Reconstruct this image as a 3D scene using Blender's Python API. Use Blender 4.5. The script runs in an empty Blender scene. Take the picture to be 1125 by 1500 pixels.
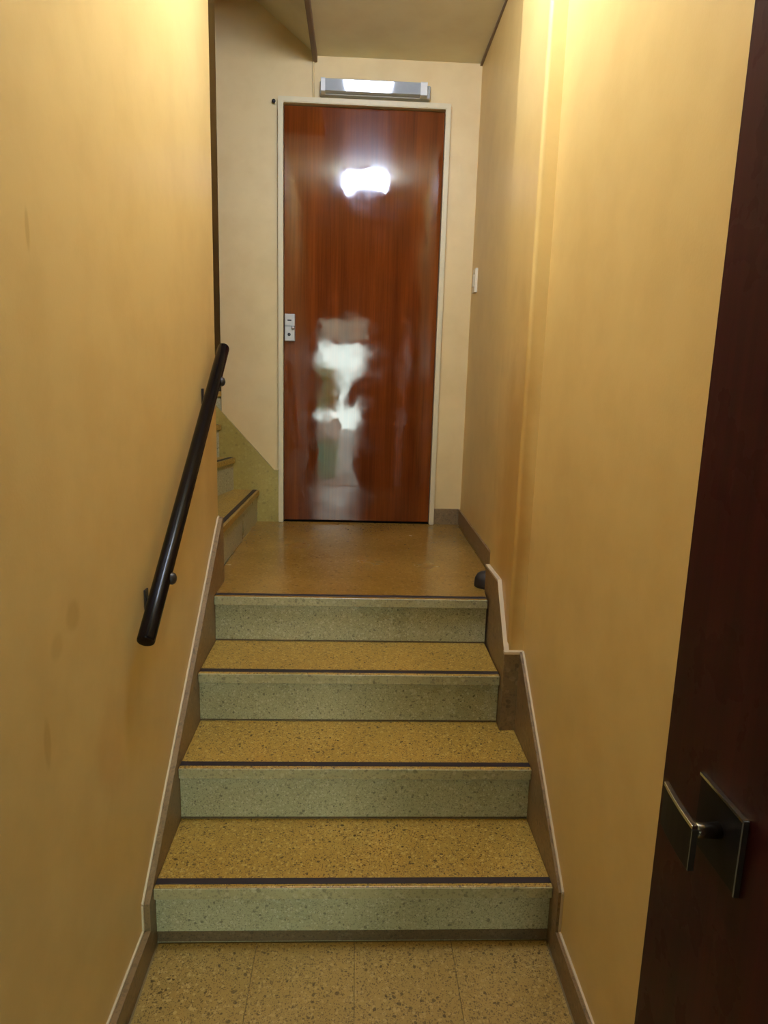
import bpy, bmesh, math, random
from mathutils import Vector, Matrix

random.seed(7)
S = bpy.context.scene
C = S.collection

# ------------------------------------------------------------------ camera
f_px, pitch, yaw, roll = 998.16, 0.1940, 0.0445, 0.0285
cam_d = bpy.data.cameras.new('camera')
cam = bpy.data.objects.new('camera', cam_d); C.objects.link(cam)
fw = Vector((math.sin(yaw) * math.cos(pitch), math.cos(yaw) * math.cos(pitch), -math.sin(pitch)))
rt = Vector((math.cos(yaw), -math.sin(yaw), 0)); up = rt.cross(fw)
R_ = rt * math.cos(roll) + up * math.sin(roll)
U_ = up * math.cos(roll) - rt * math.sin(roll)
m = Matrix((R_, U_, -fw)).transposed().to_4x4()
m.translation = Vector((0.0101, -1.5314, 1.451))
cam.matrix_world = m
cam_d.sensor_fit = 'VERTICAL'; cam_d.sensor_height = 36; cam_d.lens = f_px / 1500 * 36
cam_d.clip_start = 0.02
S.camera = cam

# ------------------------------------------------------------------ world (overcast daylight of the street behind)
w = bpy.data.worlds.new('sky'); S.world = w; w.use_nodes = True
bg = w.node_tree.nodes['Background']
bg.inputs[0].default_value = (0.84, 1.0, 0.92, 1); bg.inputs[1].default_value = 21.0
pl = bpy.data.lights.new('street_portal', 'AREA'); pl.shape = 'RECTANGLE'; pl.size = 0.64; pl.size_y = 2.2
po = bpy.data.objects.new('street_portal', pl); C.objects.link(po)
po.location = (-0.18, -3.42, 1.1); po.rotation_euler = (math.radians(90), 0, 0)
pl.cycles.is_portal = True

LAMP_COL = (1.0, 1.17, 1.62); LAMP_STRENGTH = 106.0
S.view_settings.view_transform = 'Standard'; S.view_settings.look = 'None'
S.view_settings.exposure = 0.0; S.view_settings.gamma = 1.0; S.view_settings.use_curve_mapping = False
S.cycles.use_denoising = True
S.cycles.max_bounces = 12; S.cycles.diffuse_bounces = 7; S.cycles.glossy_bounces = 5
S.cycles.sample_clamp_indirect = 6.0

# ------------------------------------------------------------------ helpers
def box(bm, x0, x1, y0, y1, z0, z1):
    r = bmesh.ops.create_cube(bm, size=1.0)
    for v in r['verts']:
        v.co = Vector((x0 + (v.co.x + .5) * (x1 - x0), y0 + (v.co.y + .5) * (y1 - y0), z0 + (v.co.z + .5) * (z1 - z0)))
    return r['verts']

def BOX(*a, bevel=0.0, seg=2):
    bm = bmesh.new(); box(bm, *a)
    if bevel: bmesh.ops.bevel(bm, geom=bm.edges[:], offset=bevel, segments=seg, affect='EDGES', profile=.5)
    return bm

def prism(bm, pts, fn, a, b):
    """extrude polygon pts; fn(p, t) gives the 3-D point at depth t"""
    A = [bm.verts.new(fn(p, a)) for p in pts]; B = [bm.verts.new(fn(p, b)) for p in pts]
    n = len(pts)
    bm.faces.new(A); bm.faces.new(B[::-1])
    for i in range(n):
        bm.faces.new((A[i], B[i], B[(i + 1) % n], A[(i + 1) % n]))
    bmesh.ops.recalc_face_normals(bm, faces=bm.faces)

XY = lambda p, t: (p[0], p[1], t)      # plan polygons, extruded upward
YZ = lambda p, t: (t, p[0], p[1])      # side profiles, extruded across
XZ = lambda p, t: (p[0], t, p[1])      # elevations, extruded in depth

def PRISM(pts, fn, a, b, bevel=0, seg=2):
    bm = bmesh.new(); prism(bm, pts, fn, a, b)
    if bevel: bmesh.ops.bevel(bm, geom=bm.edges[:], offset=bevel, segments=seg, affect='EDGES', profile=.5)
    return bm

def lathe(prof, centre, axis='Z', n=40):
    bm = bmesh.new(); rings = []
    def P(r, h, a):
        x, y = r * math.cos(a), r * math.sin(a)
        v = {'Z': (x, y, h), 'X': (h, x, y), 'Y': (x, h, y)}[axis]
        return Vector(v) + Vector(centre)
    for r, h in prof:
        if r < 1e-6: rings.append([bm.verts.new(P(0, h, 0))])
        else: rings.append([bm.verts.new(P(r, h, 2 * math.pi * i / n)) for i in range(n)])
    for a, b in zip(rings, rings[1:]):
        for i in range(n):
            j = (i + 1) % n
            q = [a[i % len(a)], a[j % len(a)], b[j % len(b)], b[i % len(b)]]
            q = list(dict.fromkeys(q))
            if len(q) > 2: bm.faces.new(q)
    bmesh.ops.recalc_face_normals(bm, faces=bm.faces)
    for fc in bm.faces: fc.smooth = True
    return bm

def tube(pts, r, n=24, caps=True):
    bm = bmesh.new(); rings = []
    pts = [Vector(p) for p in pts]
    for k, p in enumerate(pts):
        d = (pts[min(k + 1, len(pts) - 1)] - pts[max(k - 1, 0)]).normalized()
        s = d.cross(Vector((1, 0, 0)) if abs(d.x) < .9 else Vector((0, 0, 1))).normalized(); t = d.cross(s)
        rr = r[k] if isinstance(r, (list, tuple)) else r
        rings.append([bm.verts.new(p + (s * math.cos(2 * math.pi * i / n) + t * math.sin(2 * math.pi * i / n)) * rr) for i in range(n)])
    for a, b in zip(rings, rings[1:]):
        for i in range(n):
            fc = bm.faces.new((a[i], a[(i + 1) % n], b[(i + 1) % n], b[i])); fc.smooth = True
    if caps: bm.faces.new(rings[0]); bm.faces.new(rings[-1])
    bmesh.ops.recalc_face_normals(bm, faces=bm.faces)
    return bm

def obj(name, bm, mat, parent=None):
    me = bpy.data.meshes.new(name); bm.to_mesh(me); bm.free()
    o = bpy.data.objects.new(name, me); C.objects.link(o)
    me.materials.append(mat)
    if parent:
        o.parent = parent
        o.matrix_parent_inverse = Matrix.Translation(-Vector(parent.matrix_world.translation if parent.parent is None else parent.location)) if parent.type == 'EMPTY' else Matrix()
    return o

def thing(name, label, cat, loc):
    o = bpy.data.objects.new(name, None); C.objects.link(o); o.location = loc
    o.matrix_world = Matrix.Translation(Vector(loc))
    o.empty_display_size = .1
    if label: o['label'] = label
    if cat: o['category'] = cat
    return o

def struct(name, bm, mat, label=None):
    o = obj(name, bm, mat); o['kind'] = 'structure'
    if label: o['label'] = label
    return o

# ------------------------------------------------------------------ materials
def mat(name):
    M = bpy.data.materials.new(name); M.use_nodes = True
    nt = M.node_tree; return M, nt, nt.nodes, nt.links, nt.nodes['Principled BSDF']

def N(nodes, t, **k):
    n = nodes.new(t)
    for a, b in k.items(): setattr(n, a, b)
    return n

def coords(nodes): return N(nodes, 'ShaderNodeNewGeometry').outputs['Position']

def noise(nodes, links, vec, scale, detail=4, rough=.55):
    n = N(nodes, 'ShaderNodeTexNoise'); n.inputs['Scale'].default_value = scale
    n.inputs['Detail'].default_value = detail; n.inputs['Roughness'].default_value = rough
    links.new(vec, n.inputs['Vector']); return n

def ramp(nodes, links, src, stops):
    r = N(nodes, 'ShaderNodeValToRGB'); el = r.color_ramp.elements
    while len(el) < len(stops): el.new(.5)
    for e, (p, c) in zip(el, stops):
        e.position = p; e.color = (c, c, c, 1) if not isinstance(c, tuple) else (*c, 1)
    links.new(src, r.inputs[0]); return r.outputs[0]

def mix(nodes, links, fac, a, b, mode='MIX'):
    n = N(nodes, 'ShaderNodeMix', data_type='RGBA', blend_type=mode)
    for sock, v in ((n.inputs[0], fac), (n.inputs[6], a), (n.inputs[7], b)):
        if isinstance(v, (int, float)): sock.default_value = v
        elif isinstance(v, tuple): sock.default_value = (*v, 1)
        else: links.new(v, sock)
    return n.outputs[2]

def math_(nodes, links, op, a, b=0.0, clamp=False):
    n = N(nodes, 'ShaderNodeMath', operation=op); n.use_clamp = clamp
    for s, v in ((n.inputs[0], a), (n.inputs[1], b)):
        if isinstance(v, (int, float)): s.default_value = v
        else: links.new(v, s)
    return n.outputs[0]

def band(nodes, links, src, a, b):
    """smooth 0..1 between a and b"""
    n = N(nodes, 'ShaderNodeMapRange', interpolation_type='SMOOTHSTEP')
    n.inputs[1].default_value = a; n.inputs[2].default_value = b
    links.new(src, n.inputs[0]); return n.outputs[0]

def bump(nodes, links, bsdf, h, strength, dist=.002):
    b = N(nodes, 'ShaderNodeBump'); b.inputs['Strength'].default_value = strength; b.inputs['Distance'].default_value = dist
    links.new(h, b.inputs['Height']); links.new(b.outputs[0], bsdf.inputs['Normal'])

def plain(name, col, rough=.5, metal=0., spec=.5, coat=0., grain=0.06, scale=40):
    M, nt, nd, lk, p = mat(name)
    v = coords(nd); n = noise(nd, lk, v, scale)
    c = mix(nd, lk, 1.0, col, ramp(nd, lk, n.outputs[0], [(.3, 1 - grain), (.7, 1.0)]), 'MULTIPLY')
    lk.new(c, p.inputs['Base Color'])
    p.inputs['Roughness'].default_value = rough; p.inputs['Metallic'].default_value = metal
    p.inputs['Specular IOR Level'].default_value = spec; p.inputs['Coat Weight'].default_value = coat
    return M

WALL = (0.74, 0.535, 0.195)
def wall_paint(name, col, marks=None, rough=.42):
    """cream enamel paint: faint roller relief, soft grime, smudges and broader darkened spots (marks = [(centre, radius xyz, strength)])"""
    M, nt, nd, lk, p = mat(name)
    v = coords(nd)
    n1 = noise(nd, lk, v, 1.6, 3); n2 = noise(nd, lk, v, 7, 4); n3 = noise(nd, lk, v, 160, 2)
    c = mix(nd, lk, 1.0, col, ramp(nd, lk, n1.outputs[0], [(.3, (.95, .94, .91)), (.7, (1, 1, 1))]), 'MULTIPLY')
    c = mix(nd, lk, .35, c, mix(nd, lk, 1.0, c, ramp(nd, lk, n2.outputs[0], [(.35, (.84, .79, .72)), (.6, (1, 1, 1))]), 'MULTIPLY'))
    for ctr, rad, st, tint in (marks or []):
        s = N(nd, 'ShaderNodeVectorMath', operation='SUBTRACT'); lk.new(v, s.inputs[0]); s.inputs[1].default_value = ctr
        d = N(nd, 'ShaderNodeVectorMath', operation='DIVIDE'); lk.new(s.outputs[0], d.inputs[0]); d.inputs[1].default_value = rad
        L = N(nd, 'ShaderNodeVectorMath', operation='LENGTH'); lk.new(d.outputs[0], L.inputs[0])
        wob = math_(nd, lk, 'ADD', L.outputs['Value'], math_(nd, lk, 'MULTIPLY', math_(nd, lk, 'SUBTRACT', n2.outputs[0], .5), .5))
        k = math_(nd, lk, 'SUBTRACT', 1.0, band(nd, lk, wob, .45, 1.05))
        c = mix(nd, lk, math_(nd, lk, 'MULTIPLY', k, st), c, mix(nd, lk, 1.0, c, tint, 'MULTIPLY'))
    lk.new(c, p.inputs['Base Color'])
    p.inputs['Roughness'].default_value = rough; p.inputs['Specular IOR Level'].default_value = .45
    bump(nd, lk, p, math_(nd, lk, 'ADD', n3.outputs[0], math_(nd, lk, 'MULTIPLY', n1.outputs[0], 3)), .12, .002)
    return M

def terrazzo(name, base, dark, light, rough, density=1.0, scale=90, wear=.3):
    M, nt, nd, lk, p = mat(name)
    v = coords(nd)
    w_ = noise(nd, lk, v, 40, 2)
    add = N(nd, 'ShaderNodeVectorMath', operation='ADD'); sc = N(nd, 'ShaderNodeVectorMath', operation='SCALE')
    lk.new(w_.outputs['Color'], sc.inputs[0]); sc.inputs['Scale'].default_value = .012
    lk.new(v, add.inputs[0]); lk.new(sc.outputs[0], add.inputs[1])
    vv = add.outputs[0]
    c = base
    n0 = noise(nd, lk, v, 3.5, 4)
    c = mix(nd, lk, 1.0, c, ramp(nd, lk, n0.outputs[0], [(.3, (.80, .78, .72)), (.65, (1, 1, 1))]), 'MULTIPLY')
    for s, thr, col, th in ((scale, .62, dark, .17), (scale * .62, .70, light, .25), (scale * 1.7, .55, tuple(x * .8 + y * .2 for x, y in zip(dark, base)), .2), (scale * .55, .91, tuple(x * .55 for x in dark), .16)):
        vo = N(nd, 'ShaderNodeTexVoronoi'); vo.inputs['Scale'].default_value = s; lk.new(vv, vo.inputs['Vector'])
        sep = N(nd, 'ShaderNodeSeparateColor'); lk.new(vo.outputs['Color'], sep.inputs[0])
        pick = band(nd, lk, sep.outputs[0], thr - .01, thr + .01)
        sz = math_(nd, lk, 'MULTIPLY', sep.outputs[1], .35)
        edge = math_(nd, lk, 'SUBTRACT', 1.0, band(nd, lk, math_(nd, lk, 'SUBTRACT', vo.outputs['Distance'], sz), th, th + .08))
        c = mix(nd, lk, math_(nd, lk, 'MULTIPLY', math_(nd, lk, 'MULTIPLY', pick, edge), density), c, col)
    lk.new(c, p.inputs['Base Color'])
    lk.new(ramp(nd, lk, n0.outputs[0], [(.3, rough), (.7, rough + .12)]), p.inputs['Roughness'])
    p.inputs['Specular IOR Level'].default_value = .5
    return M

def mahogany(name, dark, light, rough, coat, spec=.5, coat_rough=.06):
    M, nt, nd, lk, p = mat(name)
    v = coords(nd)
    mp = N(nd, 'ShaderNodeMapping'); mp.inputs['Scale'].default_value = (14, 14, .7); lk.new(v, mp.inputs[0])
    a = noise(nd, lk, mp.outputs[0], 1.0, 5, .6); mp2 = N(nd, 'ShaderNodeMapping'); mp2.inputs['Scale'].default_value = (120, 120, 3); lk.new(v, mp2.inputs[0])
    b = noise(nd, lk, mp2.outputs[0], 1.0, 3)
    c = ramp(nd, lk, a.outputs[0], [(.3, dark), (.7, light)])
    c = mix(nd, lk, .5, c, mix(nd, lk, 1.0, c, ramp(nd, lk, b.outputs[0], [(.35, .6), (.6, 1.0)]), 'MULTIPLY'))
    lk.new(c, p.inputs['Base Color'])
    p.inputs['Roughness'].default_value = rough; p.inputs['Specular IOR Level'].default_value = spec
    p.inputs['Coat Weight'].default_value = coat
    sm = noise(nd, lk, v, 9, 4)
    lk.new(ramp(nd, lk, sm.outputs[0], [(.35, coat_rough), (.7, coat_rough + .07)]), p.inputs['Coat Roughness'])
    big = noise(nd, lk, v, 5, 2)
    b_ = N(nd, 'ShaderNodeBump'); b_.inputs['Strength'].default_value = .25; b_.inputs['Distance'].default_value = .004
    lk.new(big.outputs[0], b_.inputs['Height']); lk.new(b_.outputs[0], p.inputs['Coat Normal'])
    return M

GR = (.60, .47, .28)
M_left = wall_paint('cream_paint_left', WALL, [((-.498, .93, 1.15), (.2, .17, .62), .55, (.78, .70, .52)),  # broad darker patch at the wall's far end
                                              ((-.498, -.33, 1.01), (.1, .035, .035), .35, GR), ((-.498, -.40, .98), (.1, .03, .03), .25, GR),
                                              ((-.498, -.46, .83), (.1, .015, .05), .35, GR), ((-.498, -.405, 1.66), (.1, .009, .04), .4, GR),
                                              ((-.498, -.18, .66), (.1, .10, .14), .30, (.8, .6, .45))])  # soft reddish-brown patch below the rail's lower end
M_right = wall_paint('cream_paint_right', WALL, [((.50, .55, 1.02), (.055, .3, .78), .75, (.74, .60, .38)),  # two broad darker patches on the lower pillar
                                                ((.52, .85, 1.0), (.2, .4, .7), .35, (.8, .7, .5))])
M_back = wall_paint('cream_paint_back', (.80, .62, .30))
M_trim = plain('aged_brown_edge', (.20, .13, .07), .6)
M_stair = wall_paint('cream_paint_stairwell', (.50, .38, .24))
M_ceil = wall_paint('ceiling_paint', (.80, .74, .48), rough=.5)
M_tread = terrazzo('terrazzo_tread', (.47, .30, .055), (.10, .055, .018), (.56, .40, .11), .32, density=.8, scale=205)
M_land = terrazzo('terrazzo_landing', (.34, .19, .035), (.18, .10, .025), (.40, .24, .06), .16, density=.45, scale=140)
M_floor = terrazzo('terrazzo_floor', (.41, .27, .07), (.10, .06, .02), (.50, .35, .12), .34, density=.7, scale=190)
M_riser = terrazzo('terrazzo_riser', (.47, .45, .26), (.14, .13, .08), (.58, .56, .36), .25, density=.6, scale=220)
M_base_strip = terrazzo('dark_base_strip', (.15, .10, .045), (.06, .04, .02), (.2, .14, .07), .4, density=.5, scale=160)
M_nose = terrazzo('terrazzo_nosing', (.47, .43, .23), (.18, .16, .09), (.56, .52, .31), .3, density=.5, scale=140)
M_skirt = terrazzo('terrazzo_skirting', (.25, .165, .075), (.12, .08, .04), (.31, .21, .10), .35, density=.5, scale=90)
M_string = terrazzo('terrazzo_stringer', (.42, .33, .08), (.30, .23, .06), (.48, .39, .12), .30, density=.4, scale=90)
M_strip = plain('dark_grip_strip', (.022, .012, .014), .55)
M_line = plain('pale_paint_line', (.66, .55, .35), .45)
M_door = mahogany('varnished_mahogany', (.11, .022, .004), (.22, .050, .008), .5, 1.0, spec=.0, coat_rough=.03)
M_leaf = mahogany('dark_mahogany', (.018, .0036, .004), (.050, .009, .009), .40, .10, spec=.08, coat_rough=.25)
M_frame = plain('cream_door_frame', (.74, .64, .38), .38)
M_gap = plain('door_gap', (.02, .012, .01), .8)
M_silver = plain('brushed_silver', (.52, .50, .48), .35, .5)
M_lockdark = plain('lock_slot', (.03, .03, .035), .5)
M_black = plain('black_gloss_tube', (.003, .002, .003), .14, 0, .12, 0)
M_bracket = plain('dark_bracket', (.028, .020, .018), .4)
M_batten = plain('grey_batten_body', (.48, .49, .44), .32, .2)
M_diff = plain('grey_plastic_diffuser', (.40, .43, .43), .045, 0, .5, .4)
M_cap = plain('pale_end_cap', (.70, .70, .62), .4)
M_rubber = plain('dark_rubber', (.018, .011, .009), .6)
M_joint = plain('tile_joint', (.24, .17, .07), .8)
M_switch = plain('ivory_switch', (.74, .66, .46), .35)
M_chrome = plain('worn_brass_chrome', (.70, .62, .42), .25, 1.0)
M_rim_shade = plain('shaded_metal_edge', (.16, .17, .16), .4, .5)  # rim metal again, darker to put shade into the upright near edges
M_plate = plain('dark_bronze_plate', (.007, .006, .006), .5, 0, .12)
M_base = plain('lamp_base_metal', (.6, .55, .42), .4, .6)
M_pave = terrazzo('street_pavement', (.20, .20, .19), (.12, .12, .12), (.25, .25, .25), .8, density=.4, scale=30)
M_fac = wall_paint('street_facade_paint', (.42, .42, .43), rough=.8)
M_teal = plain('teal_paint', (.12, .50, .36), .5)
M_green = plain('shrub_leaf', (.20, .42, .06), .5, grain=.4, scale=8)
M_lampglass, nt, nd, lk, p = mat('lit_opal_glass')
p.inputs['Base Color'].default_value = (.8, .75, .65, 1); p.inputs['Roughness'].default_value = .25
p.inputs['Emission Color'].default_value = (*LAMP_COL, 1); p.inputs['Emission Strength'].default_value = LAMP_STRENGTH

# ------------------------------------------------------------------ dimensions
r, t = .17, .2652
XL, XR, XR2 = -.478, .544, .495
Z4 = 4 * r
YB = 2.084            # back wall plane
CE = 2.948            # ceiling over corridor and landing

# ------------------------------------------------------------------ room shell
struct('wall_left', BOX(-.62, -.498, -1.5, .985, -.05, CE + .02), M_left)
def arc(cx, cy, rad, a0, a1, n=5):
    return [(cx + rad * math.cos(math.radians(a0 + (a1 - a0) * i / n)), cy + rad * math.sin(math.radians(a0 + (a1 - a0) * i / n))) for i in range(n + 1)]
pts = [(.80, -3.4), (.557, -3.4), (.557, .494)] + [(.557, .503)] + arc(.520, .515, .012, 270, 180) + [(.518, .905), (.528, .915), (.575, .925), (.585, 2.10), (.80, 2.10)]
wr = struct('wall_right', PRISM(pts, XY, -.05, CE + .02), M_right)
# back wall: three pieces round the door opening, one mesh; its left end is the newel of the turning stair
bm = bmesh.new()
box(bm, -.69, -.385, YB, YB + .14, .4, 4.6)
box(bm, .430, .80, YB, YB + .14, .4, CE + .05)
box(bm, -.385, .430, YB, YB + .14, 2.745, 4.6)
struct('wall_back', bm, M_back)
bm = bmesh.new()
box(bm, -.40, .45, YB + .14, YB + .17, .4, 2.9)
struct('wall_behind_door', bm, M_gap)
struct('wall_stairwell_newel', BOX(-.69, -.57, YB + .14, 4.2, .4, 4.6), M_stair)
struct('wall_stairwell_left', BOX(-1.85, -1.7, .85, 4.3, .0, 4.9), M_stair)
struct('wall_stairwell_far', BOX(-1.7, -.57, 4.2, 4.3, .0, 4.9), M_stair)
bm = bmesh.new(); box(bm, -1.7, -.62, .865, .985, .0, 4.9); box(bm, -.62, -.10, .865, .985, CE + .10, 4.9)
struct('wall_stairwell_front', bm, M_stair)
bm = bmesh.new(); box(bm, -.72, .80, -1.5, .985, CE, CE + .1); box(bm, -1.2, .80, -3.55, -1.5, CE, CE + .1); box(bm, -.21, .80, .985, YB + .1, CE, CE + .1)
struct('ceiling', bm, M_ceil)
# underside of the upper flight, rising to the left from the ceiling edge
struct('ceiling_sloping_soffit', PRISM([(-.21, CE), (-1.75, CE + 1.54 * .77), (-1.75, CE + 1.54 * .77 + .15), (-.21, CE + .15)], XZ, .985, YB), M_ceil)
struct('trim_1', BOX(-.230, -.208, .985, YB - .001, CE - .030, CE + .002, bevel=.004), M_trim)
struct('trim_2', BOX(.5735, .5850, .93, YB - .001, CE - .010, CE + .001), M_trim)
struct('ceiling_stairwell', BOX(-1.85, -.05, .85, 4.3, 4.6, 4.9), M_stair)
# entrance end, behind the camera
bm = bmesh.new(); box(bm, -1.2, -.50, -3.55, -3.4, -.05, CE); box(bm, .14, .80, -3.55, -3.4, -.05, CE); box(bm, -.50, .14, -3.55, -3.4, 2.2, CE + .1); box(bm, -.50, .14, -3.52, -3.46, 1.86, 1.92)
fw_ = bm

struct('floor_slab', BOX(-1.85, .80, -3.6, 4.3, -.30, -.07), M_gap)  # unseen slabs added underneath to seal out leaking sky light
struct('wall_stairwell_base', BOX(-.69, .80, YB + .14, 4.2, -.07, .5), M_gap)
struct('wall_under_back', BOX(-.69, .80, YB, YB + .14, -.07, .40), M_gap)
M_hall = wall_paint('dark_hall_low_bounce', (.07, .045, .03), rough=.6)  # unseen hall walls coloured dark to cut daylight bouncing down the corridor
M_blocker = plain('charcoal_blocker', (.02, .02, .02), .9, grain=.3, scale=300)
struct('wall_hall_left', BOX(-1.2, -1.05, -3.5, -1.38, -.07, CE + .05), M_hall)
struct('wall_hall_return', BOX(-1.05, -.62, -1.5, -1.38, -.07, CE + .05), M_hall)
struct('wall_hall_right', BOX(.535, .556, -3.39, -1.46, .08, CE - .002), M_hall)
struct('wall_front', fw_, M_hall)
struct('floor_bounce_blocker', BOX(-.92, .50, -3.35, -1.55, .0005, .012, bevel=.003), M_blocker)  # unseen dark sheet added to cut daylight bouncing off the entrance floor
M_trans, nt, nd, lk, p = mat('tinted_transom_glass')
p.inputs['Base Color'].default_value = (.22, .20, .16, 1); p.inputs['Transmission Weight'].default_value = 1; p.inputs['Roughness'].default_value = .3
struct('window_1', BOX(-.50, .14, -3.495, -3.487, 1.92, 2.2), M_trans)
# lower floor of square terrazzo tiles
fl = struct('floor', BOX(-1.06, .70, -3.5, .05, -.06, -.004), M_joint)
T = .2535
tb = BOX(.0006, T - .0006, .0006, T - .0006, -.0039, 0, bevel=.0009, seg=1)
tile_me = bpy.data.meshes.new('terrazzo_tile'); tb.to_mesh(tile_me); tb.free(); tile_me.materials.append(M_floor)
for j in range(14):
    for i in (range(4) if j < 6 else range(-2, 4)):
        o = bpy.data.objects.new('terrazzo_tile', tile_me); C.objects.link(o)
        o.location = (XL + .004 + i * T, .004 - (j + 1) * T, random.uniform(-.0004, .0)); o.parent = fl

# ------------------------------------------------------------------ staircase of four risers up to the landing
st = thing('staircase', 'straight flight of four speckled terrazzo steps with dark grip strips rising to the landing', 'staircase', (.03, 0, 0))
XRk = [XR, XR, XR2, XR2]
for k in range(4):
    y = k * t
    obj('riser', BOX(XL, XRk[k], y + .010, y + .035, k * r - .026, (k + 1) * r - .026), M_riser, st)
    obj('base_strip', BOX(XL + .0005, XRk[k] - .0005, y + .0085, y + .0099, k * r + .0005, k * r + (.030 if k == 0 else .005)), M_base_strip, st)  # dark strip along each riser's foot, tallest on the first
    if k < 3:
        x1 = XR2 if k == 2 else XR
        if k == 1: pts = [(XL, y - .004), (XR, y - .004), (XR, .488), (XR2, .488), (XR2, y + t + .0095), (XL, y + t + .0095)]
        else: pts = [(XL, y - .004), (x1, y - .004), (x1, y + t + .0095), (XL, y + t + .0095)]
        tr = obj('tread', PRISM(pts, XY, (k + 1) * r - .026, (k + 1) * r, bevel=.003), M_tread, st)
    else:
        pts = [(XL, y - .004), (XR2, y - .004), (.503, .90), (.566, .905), (.575, YB - .004), (-.517, YB - .004), (-.517, .985), (XL, .985)]
        tr = obj('landing_slab', PRISM(pts, XY, Z4 - .026, Z4, bevel=.003), M_land, st)
    x1 = XRk[k] - .001
    obj('nosing', BOX(XL + .0005, XRk[k] - .0005, y - .008, y - .0042, (k + 1) * r - .032, (k + 1) * r - .0005, bevel=.0015, seg=1), M_nose, st)
    obj('grip_strip', BOX(XL + .001, x1, y + .008, y + .029, (k + 1) * r - .004, (k + 1) * r + .0016, bevel=.0007, seg=1), M_strip, tr)

# ------------------------------------------------------------------ turning stair that climbs to the left from the landing
ws = thing('winder_staircase', 'narrow turning terrazzo stair climbing left off the landing behind the left wall', 'staircase', (-.52, 1.5, Z4))
A = [(-.507, 2.060), (-.630, 2.060), (-.695, 2.075), (-.695, 2.10), (-.695, 2.3), (-.695, 2.55)]
B = [(-.525, 1.0), (-.86, 1.0), (-1.30, 1.0), (-1.66, 1.35), (-1.66, 2.05), (-1.66, 2.55)]
for k in range(5):
    z1 = Z4 + (k + 1) * r
    a0, b0, a1, b1 = A[k], B[k], A[k + 1], B[k + 1]
    corner = [(-1.66, 1.0)] if k == 2 else []
    d = Vector((a0[0] - b0[0], a0[1] - b0[1])).normalized(); nrm = Vector((d.y, -d.x))
    of = lambda q, s: (q[0] + nrm.x * s, q[1] + nrm.y * s)
    obj('riser', PRISM([a0, b0, of(b0, -.02), of(a0, -.02)], XY, z1 - r, z1 - .026), M_riser, ws)
    ov = .012
    tr = obj('tread', PRISM([of(a0, ov), of(b0, ov), b0] + corner + [b1, a1, a0] if False else [of(a0, ov), of(b0, ov)] + corner + [b1, a1], XY, z1 - .026, z1), M_tread, ws)
    obj('grip_strip', PRISM([of(a0, -.001), of(b0, -.001), of(b0, -.022), of(a0, -.022)], XY, z1 - .003, z1 + .0016), M_strip, tr)
struct('trim_stringer', PRISM([(-.735, 1.308), (-.418, .957), (-.394, .955), (-.394, Z4), (-.735, Z4)], XZ, YB - .022, YB), M_string)

# ------------------------------------------------------------------ skirtings
def skirt(name, prof, x0, x1, yb, line_side):
    """stepped skirting from a side profile (top edge points y,z); pale paint line along its top"""
    o = struct(name, PRISM([(prof[0][0], yb)] + prof + [(prof[-1][0], yb)], YZ, x0, x1), M_skirt)
    bm = bmesh.new()
    a, b = ((x0, x0 + .0055) if line_side > 0 else (x1 - .006, x1))
    for (y0, z0), (y1, z1) in zip(prof, prof[1:]):
        d = Vector((y1 - y0, z1 - z0)).normalized(); n = Vector((-d.y, d.x))
        if n.y < 0 and abs(d.x) > .01: n = -n
        q = [(y0, z0), (y1, z1), (y1 + n.x * .005, z1 + n.y * .005), (y0 + n.x * .005, z0 + n.y * .005)]
        prism(bm, q, YZ, a, b)
    obj('paint_line', bm, M_line, o)
    return o
skirt('baseboard_left', [(-1.5, .075), (-.037, .075), (-.037, .150), (.97, .922), (.984, .925)], -.4985, XL - .0005, -.02, 1)
skirt('baseboard_right', [(-3.4, .075), (-.050, .075), (-.050, .190), (.488, .610)], XR + .0005, .5575, -.02, -1)
o = struct('baseboard_right_jog', PRISM([(XR2 + .0005, .488), (.556, .488), (.556, .504), (.5085, .504), (.518, .90), (.504, .905)], XY, .34, .602), M_skirt)
prof = [(.488, .602), (.665, .787), (.905, .775)]
bm = bmesh.new()
V = {}
for i, (y, z) in enumerate(prof):
    xi = XR2 + .0005 + (y - .488) / .417 * .009; xo = .5085 + (y - .488) / .417 * .0105
    for nm, x, zz in (('ib', xi, .6005), ('it', xi, z), ('ob', xo, .6005), ('ot', xo, z)): V[i, nm] = bm.verts.new((x, y, zz))
for i in (0, 1):
    for a, b in (('ib', 'it'), ('it', 'ot'), ('ot', 'ob')):
        try: bm.faces.new((V[i, a], V[i, b], V[i + 1, b], V[i + 1, a]))
        except ValueError: pass
for i in (0, 2):
    if i == 2: bm.faces.new((V[2, 'ib'], V[2, 'it'], V[2, 'ot'], V[2, 'ob']))
for i in (0, 1): bm.faces.new((V[i, 'ib'], V[i, 'ob'], V[i + 1, 'ob'], V[i + 1, 'ib']))
bmesh.ops.remove_doubles(bm, verts=bm.verts, dist=1e-4); bmesh.ops.recalc_face_normals(bm, faces=bm.faces)
struct('baseboard_right_pillar', bm, M_skirt)
bm = bmesh.new()
for (y0, z0), (y1, z1) in zip(prof, prof[1:]):
    x0 = XR2 - .0005 + (y0 - .488) / .417 * .009; x1_ = XR2 - .0005 + (y1 - .488) / .417 * .009
    a = [bm.verts.new(v) for v in ((x0, y0, z0 - .001), (x1_, y1, z1 - .001), (x1_, y1, z1 + .007), (x0, y0, z0 + .007))]
    b = [bm.verts.new((v.co.x + .016, v.co.y, v.co.z)) for v in a]
    bm.faces.new(a); bm.faces.new(b[::-1])
    for i in range(4): bm.faces.new((a[i], b[i], b[(i + 1) % 4], a[(i + 1) % 4]))
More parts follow.
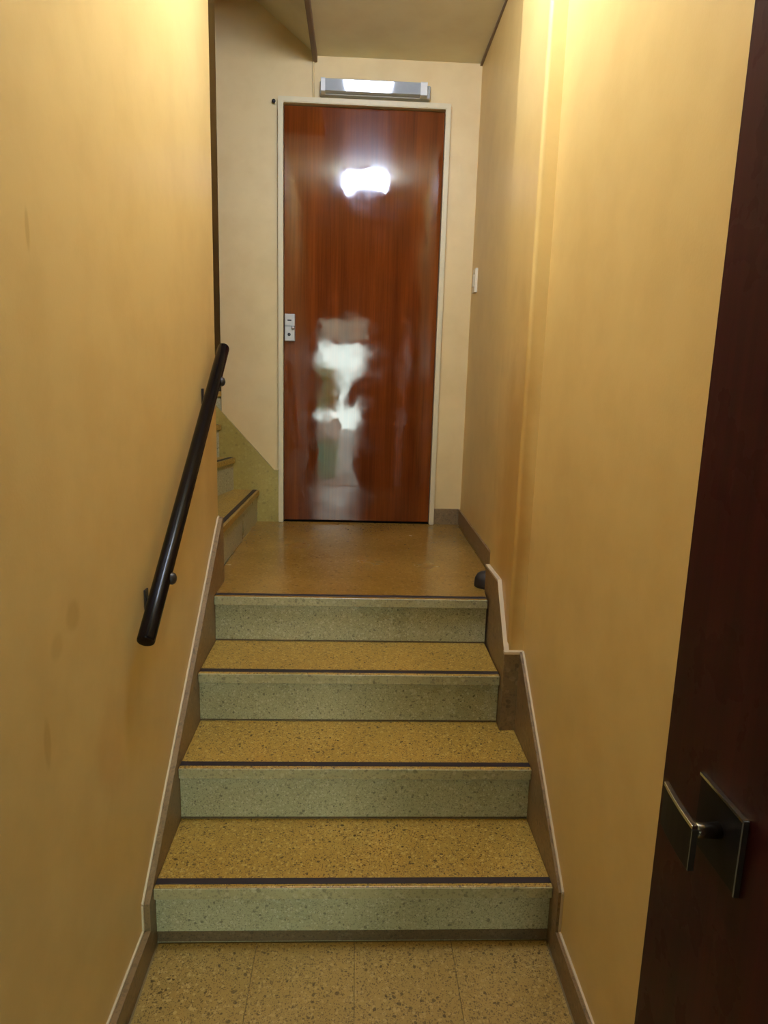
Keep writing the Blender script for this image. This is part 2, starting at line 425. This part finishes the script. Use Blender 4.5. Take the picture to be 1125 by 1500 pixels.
box(bm, XR2 - .0005, .5565, .487, .504, .601, .609)
bmesh.ops.recalc_face_normals(bm, faces=bm.faces)
obj('paint_line', bm, M_line, o)
struct('baseboard_right_landing', PRISM([(.567, .927), (.575, .927), (.5855, YB), (.5755, YB)], XY, Z4, .762), M_skirt)
struct('baseboard_back', BOX(.44, .575, YB - .012, YB, Z4, .765), M_skirt)

# ------------------------------------------------------------------ mahogany door at the end of the landing
d1 = thing('door_1', 'closed glossy reddish brown wooden door in a cream frame at the landing end', None, (.02, YB, Z4)); d1['kind'] = 'structure'
obj('door_leaf', BOX(-.366, .412, 2.080, 2.12, Z4 + .010, 2.726, bevel=.002), M_door, d1)
bm = bmesh.new()
X0, X1, ZT = -.393, .439, 2.756
prism(bm, [(X0, Z4), (X0, ZT), (X1, ZT), (X1, Z4), (X1 - .025, Z4), (X1 - .025, ZT - .026), (X0 + .025, ZT - .026), (X0 + .025, Z4)], XZ, 2.050, 2.15)
bmesh.ops.bevel(bm, geom=[e for e in bm.edges], offset=.003, segments=2, affect='EDGES')
obj('door_frame', bm, M_frame, d1)
lk_ = obj('lock', BOX(-.362, -.309, 2.058, 2.0795, 1.622, 1.757, bevel=.004), M_silver, d1)
lk_['label'] = 'silver rim lock'
obj('keyhole', BOX(-.347, -.327, 2.0565, 2.0585, 1.722, 1.728), M_lockdark, lk_)
obj('keyhole', lathe([(0, -.003), (.008, -.003), (.008, .002)], (-.338, 2.058, 1.655), 'Y', 16), M_lockdark, lk_)
obj('latch_knob', lathe([(0, -.014), (.007, -.013), (.009, -.008), (.008, 0)], (-.319, 2.058, 1.688), 'Y', 16), M_silver, lk_)
obj('lock_seam', BOX(-.3615, -.3095, 2.0572, 2.0585, 1.695, 1.698), M_bracket, lk_)

# unlit batten fitting over the door
bl = thing('batten_light', 'unlit grey batten light with pale end caps mounted just above the brown door', 'light', (.07, YB, 2.785))
obj('housing', BOX(-.194, .335, 2.040, YB - .0005, 2.766, 2.826, bevel=.006), M_batten, bl)
bm = bmesh.new()
prof_ = [(2.041, 2.8235), (2.010, 2.8230), (2.001, 2.8215)] + [(1.9995 + .0076 * i / 6, 2.8185 - .0458 * i / 6) for i in range(7)] + [(2.041, 2.7695)]
nrib = 46; rows = []
for i in range(nrib + 1):
    x = -.168 + (.300 + .168) * i / nrib; dy = 0
    rows.append([bm.verts.new((x, yy + dy, zz)) for yy, zz in prof_])
for a, b in zip(rows, rows[1:]):
    for i in range(10): bm.faces.new((a[i], a[i + 1], b[i + 1], b[i])).smooth = False
bm.faces.new([v for v in rows[0]]); bm.faces.new([v for v in rows[-1]][::-1])
bmesh.ops.recalc_face_normals(bm, faces=bm.faces)
obj('diffuser', bm, M_diff, bl)
for x0, x1 in ((-.186, -.166), (.284, .316)):
    pp = [(2.043, 2.8255), (2.008, 2.8255), (1.9975, 2.8235), (1.9960, 2.8185), (2.0040, 2.7700), (2.010, 2.7675), (2.043, 2.7675)]
    obj('end_cap', PRISM(pp, YZ, x0, x1), M_cap, bl)
cb = obj('cable', tube([(-.226, 2.079, CE - .002), (-.226, 2.079, 2.84), (-.224, 2.079, 2.76)], .0055, 10), M_back)
cb['label'] = 'thin wall-coloured cable running down from ceiling corner to the door frame'; cb['category'] = 'cable'
hk = obj('nail', lathe([(0, -.018), (.009, -.017), (.009, -.012), (.004, -.011), (.004, 0)], (-.414, YB, 2.738), 'Y', 14), M_bracket)
hk['label'] = 'small dark nail in the wall beside the upper left corner of the door frame'; hk['category'] = 'nail'

sw = thing('light_switch', 'narrow ivory light switch on the right wall near the brown door', 'switch', (.582, 1.935, 1.93))
obj('plate', BOX(.570, .586, 1.900, 1.970, 1.872, 1.985, bevel=.003), M_switch, sw)
obj('rocker', BOX(.566, .571, 1.918, 1.952, 1.90, 1.957, bevel=.002), M_switch, sw)

ds = obj('doorstop', lathe([(0, .056), (.024, .055), (.038, .047), (.046, .032), (.048, .010), (.048, 0), (0, 0)], (.523, .960, Z4), 'Z', 28), M_rubber)
ds['label'] = 'small dark rounded doorstop on the landing against the right skirting'; ds['category'] = 'doorstop'

# ------------------------------------------------------------------ handrail
hr = thing('handrail', 'black glossy tube handrail sloping up the left wall on two brackets', 'handrail', (-.498, .35, 1.2))
P0, P1 = Vector((-.455, -.058, .851)), Vector((-.455, .930, 1.542))
dr = (P1 - P0).normalized()
pts = [P0 + dr * s for s in (0, .0015, .005)] + [P0.lerp(P1, s) for s in (.1, .3, .5, .7, .9)] + [P1 - dr * s for s in (.012, .006, .0015, 0)]
rad = [.0175, .0198, .0205] + [.0205] * 5 + [.0205, .0190, .0150, .0090]
obj('tube', tube(pts, rad, 32), M_black, hr)
for y in (.090, .765):
    q = P0 + dr * ((y - P0.y) / dr.y)
    z = q.z - .056
    arm = obj('bracket', tube([(-.496, y, z), (-.474, y, z), (-.459, y + .002, z + .006), (-.4555, y + .004, z + .02), (-.455, y + .006, z + .042)], .0065, 14), M_bracket, hr)
    obj('wall_plate', PRISM([(y - .012, z - .030), (y + .012, z - .030), (y + .012, z + .030), (y - .012, z + .030)], YZ, -.4982, -.493, bevel=.002), M_bracket, arm)
    obj('dome_nut', lathe([(.015, 0), (.0155, .006), (.012, .012), (.006, .015), (0, .016)], (-.439, y + .012, q.z - .002), 'X', 20), M_bracket, arm)

# ------------------------------------------------------------------ dark door leaf standing open in the right foreground
d2 = thing('door_2', 'dark mahogany door leaf standing open against the right wall', None, (.52, -1.0, 0)); d2['kind'] = 'structure'
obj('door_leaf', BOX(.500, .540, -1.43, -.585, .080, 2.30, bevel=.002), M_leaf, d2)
hp = obj('handle_plate', BOX(.494, .5005, -.805, -.700, .827, .931, bevel=.0012, seg=1), M_plate, d2)
obj('plate_rim', BOX(.4925, .4995, -.806, -.699, .9285, .9325), M_chrome, hp)
obj('plate_rim', BOX(.4925, .4995, -.8075, -.8045, .826, .9325), M_rim_shade, hp)
hd = obj('handle', tube([(.496, -.757, .884), (.470, -.757, .884), (.452, -.760, .886)], [.011, .0095, .0095], 18), M_chrome, d2)
hd['label'] = 'brassy door handle'
arcp = [(.446 + .008 * (s ** 2), -.778 + .098 * s) for s in (0, .2, .4, .6, .8, 1)]
pl2 = arcp + [(x + .007, y) for x, y in reversed(arcp)]
obj('grip', PRISM(pl2, XY, .840, .9005, bevel=.0015), M_plate, hd)
pl3 = [(x - .0006, y) for x, y in arcp] + [(x + .0076, y) for x, y in reversed(arcp)]
obj('grip_edge', PRISM(pl3, XY, .9000, .9055, bevel=.001), M_chrome, hd)
obj('grip_end', BOX(.4455, .4535, -.7795, -.7775, .842, .9005), M_rim_shade, hd)

# ------------------------------------------------------------------ lit ceiling lamp (above the frame; mirrored in the door varnish)
cl = thing('ceiling_lamp', 'lit opal glass bowl lamp on the corridor ceiling, mirrored in the brown door', 'lamp', (.05, .2, CE))
obj('base_ring', lathe([(0, 0), (.18, 0), (.185, -.012), (.178, -.02), (0, -.02)], (.05, .2, CE), 'Z', 48), M_base, cl)
obj('bowl', lathe([(.165, -.021), (.170, -.035), (.168, -.075), (.158, -.112), (.140, -.132), (.128, -.140)], (.05, .2, CE), 'Z', 48), M_lampglass, cl)
obj('bottom_cap', lathe([(0, -.138), (.132, -.138), (.134, -.145), (.080, -.160), (.014, -.166), (.012, -.180), (0, -.184)], (.05, .2, CE), 'Z', 40), M_base, cl)  # cap widened to hold back the lamp's downward light

# ------------------------------------------------------------------ the street behind the camera (seen only mirrored in the varnish)
struct('floor_street', BOX(-8, 8, -14, -3.55, -.2, -.03), M_pave)
struct('wall_street_facade', BOX(.15, 7, -12.3, -12, -.05, 2.9), M_fac)
pt = thing('planter', 'teal planter with a pale rim outside the entrance, mirrored low in the brown door', 'planter', (-.43, -4.5, -.03))
obj('tub', PRISM([(-.61, -4.65), (-.27, -4.65), (-.27, -4.35), (-.61, -4.35)], XY, -.03, .58, bevel=.01), M_teal, pt)
obj('rim', BOX(-.63, -.25, -4.67, -4.33, .58, .80, bevel=.01), M_cap, pt)
sh = thing('shrub', 'leafy green shrub outside the entrance, mirrored in the brown door', 'shrub', (-.43, -4.5, .80))
bm = bmesh.new()
for i in range(300):
    a = random.uniform(0, 6.283); z = random.uniform(1.0, 1.56); rr = .24 * math.sqrt(random.random()) * (1 - abs(z - 1.28) * 1.4)
    c = Vector((-.43 + rr * math.cos(a), -4.5 + rr * math.sin(a), z)); q = Vector((random.gauss(0, 1), random.gauss(0, 1), random.gauss(0, 1))).normalized(); s_ = q.orthogonal().normalized()
    L_ = .075; bm.faces.new([bm.verts.new(c + q * L_), bm.verts.new(c + s_ * .036), bm.verts.new(c - q * L_), bm.verts.new(c - s_ * .036)])
fo = obj('foliage', bm, M_green, sh); fo['kind'] = 'stuff'
obj('stem', tube([(-.43, -4.5, .80), (-.43, -4.5, 1.0), (-.41, -4.5, 1.25)], [.02, .018, .01], 10), M_bracket, sh)

# ------------------------------------------------------------------ the person taking the picture (behind the camera, dark in the mirror of the door)
def skinned(name, verts, edges, root, material, parent, sub=2):
    me = bpy.data.meshes.new(name); me.from_pydata([v[:3] for v in verts], edges, [])
    o = bpy.data.objects.new(name, me); C.objects.link(o)
    sk = o.modifiers.new('skin', 'SKIN'); sk.use_smooth_shade = True
    ss = o.modifiers.new('sub', 'SUBSURF'); ss.levels = sub; ss.render_levels = sub
    for i, v in enumerate(verts):
        rx = v[3]; ry = v[4] if len(v) > 4 else v[3]
        me.skin_vertices[0].data[i].radius = (rx, ry); me.skin_vertices[0].data[i].use_root = (i == root)
    me.materials.append(material); o.parent = parent
    o.matrix_parent_inverse = Matrix.Translation(-parent.location)
    return o
M_skin = plain('skin', (.42, .25, .16), .5); M_coat = plain('dark_jacket', (.03, .03, .035), .8); M_trou = plain('dark_trousers', (.025, .027, .04), .8)
M_hair = plain('dark_hair', (.02, .014, .01), .5); M_shoe = plain('black_shoe', (.015, .015, .015), .4)
px, py = .20, -1.84
pe = thing('person', 'person in dark clothes taking the picture, a dim shape mirrored in the brown door', 'person', (px, py, 0))
V_ = []; E_ = []
def vt(x, y, z, *rr): V_.append((px + x, py + y, z, *rr)); return len(V_) - 1
def chain(*ids): E_.extend(zip(ids, ids[1:]))
pel = vt(0, 0, .95, .155, .11); wa = vt(0, 0, 1.10, .15, .10); ch = vt(0, .0, 1.30, .165, .11); nk0 = vt(0, 0, 1.44, .07, .06); nk = vt(0, .01, 1.50, .05, .05); hd0 = vt(0, .02, 1.57, .07, .075); hd1 = vt(0, .02, 1.66, .075, .09); hd2 = vt(0, .01, 1.73, .05, .06)
chain(pel, wa, ch, nk0, nk, hd0, hd1, hd2)
ns = vt(0, .115, 1.615, .012, .014); chain(hd0, ns) if False else chain(hd1, ns)
for sx in (-1, 1):
    hip = vt(sx * .10, 0, .88, .085); kn = vt(sx * .11, .02, .49, .058); an = vt(sx * .115, -.01, .10, .040); toe = vt(sx * .13, .15, .045, .034)
    chain(pel, hip, kn, an, toe)
    sd = vt(sx * .185, 0, 1.40, .065); el = vt(sx * .27, .05, 1.13, .045); wr_ = vt(sx * .10 - .13, .20, 1.37, .027); pa = vt(sx * .075 - .145, .235, 1.415, .026, .014)
    chain(nk0, sd, el, wr_, pa)
    for f in range(4):
        a = vt(sx * (.075 - .016 * f) - .145, .262, 1.450 - .012 * f, .0085); b = vt(sx * (.052 - .014 * f) - .145, .274, 1.472 - .016 * f, .008); c_ = vt(sx * (.032 - .010 * f) - .145, .268, 1.480 - .018 * f, .007)
        chain(pa, a, b, c_)
    a = vt(sx * .05 - .145, .225, 1.385, .010); b = vt(sx * .03 - .145, .245, 1.398, .0085); chain(pa, a, b)
skinned('body', V_, E_, pel, M_skin, pe)
def cloth(name, names, grow, material):
    idx = names; mp = {i: k for k, i in enumerate(idx)}
    vv = [(*V_[i][:3], *[q + grow for q in V_[i][3:]]) for i in idx]; ee = [(mp[a], mp[b]) for a, b in E_ if a in mp and b in mp]
    return skinned(name, vv, ee, 0, material, pe)
arms = [i for i, v in enumerate(V_) if False]
leg_n = 4; L0 = 9
blk = 4 + 4 + 12 + 2
left, right = list(range(L0, L0 + blk)), list(range(L0 + blk, L0 + 2 * blk))
cloth('trousers', [0] + left[:3] + right[:3], .018, M_trou)
cloth('jacket', [0, 1, 2, 3] + left[4:7] + right[4:7], .022, M_coat)
skinned('coat_blocker', [(px, py, .98, .20, .15), (px, py, .75, .215, .16), (px, py, .50, .225, .17), (px, py, .28, .23, .175)], [(0, 1), (1, 2), (2, 3)], 0, M_coat, pe)  # coat length added to block daylight passing between the legs
for sx in (-1, 1):
    sole = skinned('shoe', [(px + sx * .115, py - .03, .075, .045), (px + sx * .12, py + .06, .05, .048, .045), (px + sx * .13, py + .17, .04, .042, .036)], [(0, 1), (1, 2)], 0, M_shoe, pe)
skinned('hair', [(px, py - .03, 1.60, .075, .05), (px, py - .02, 1.68, .09, .09), (px, py, 1.745, .065, .07)], [(0, 1), (1, 2)], 0, M_hair, pe)
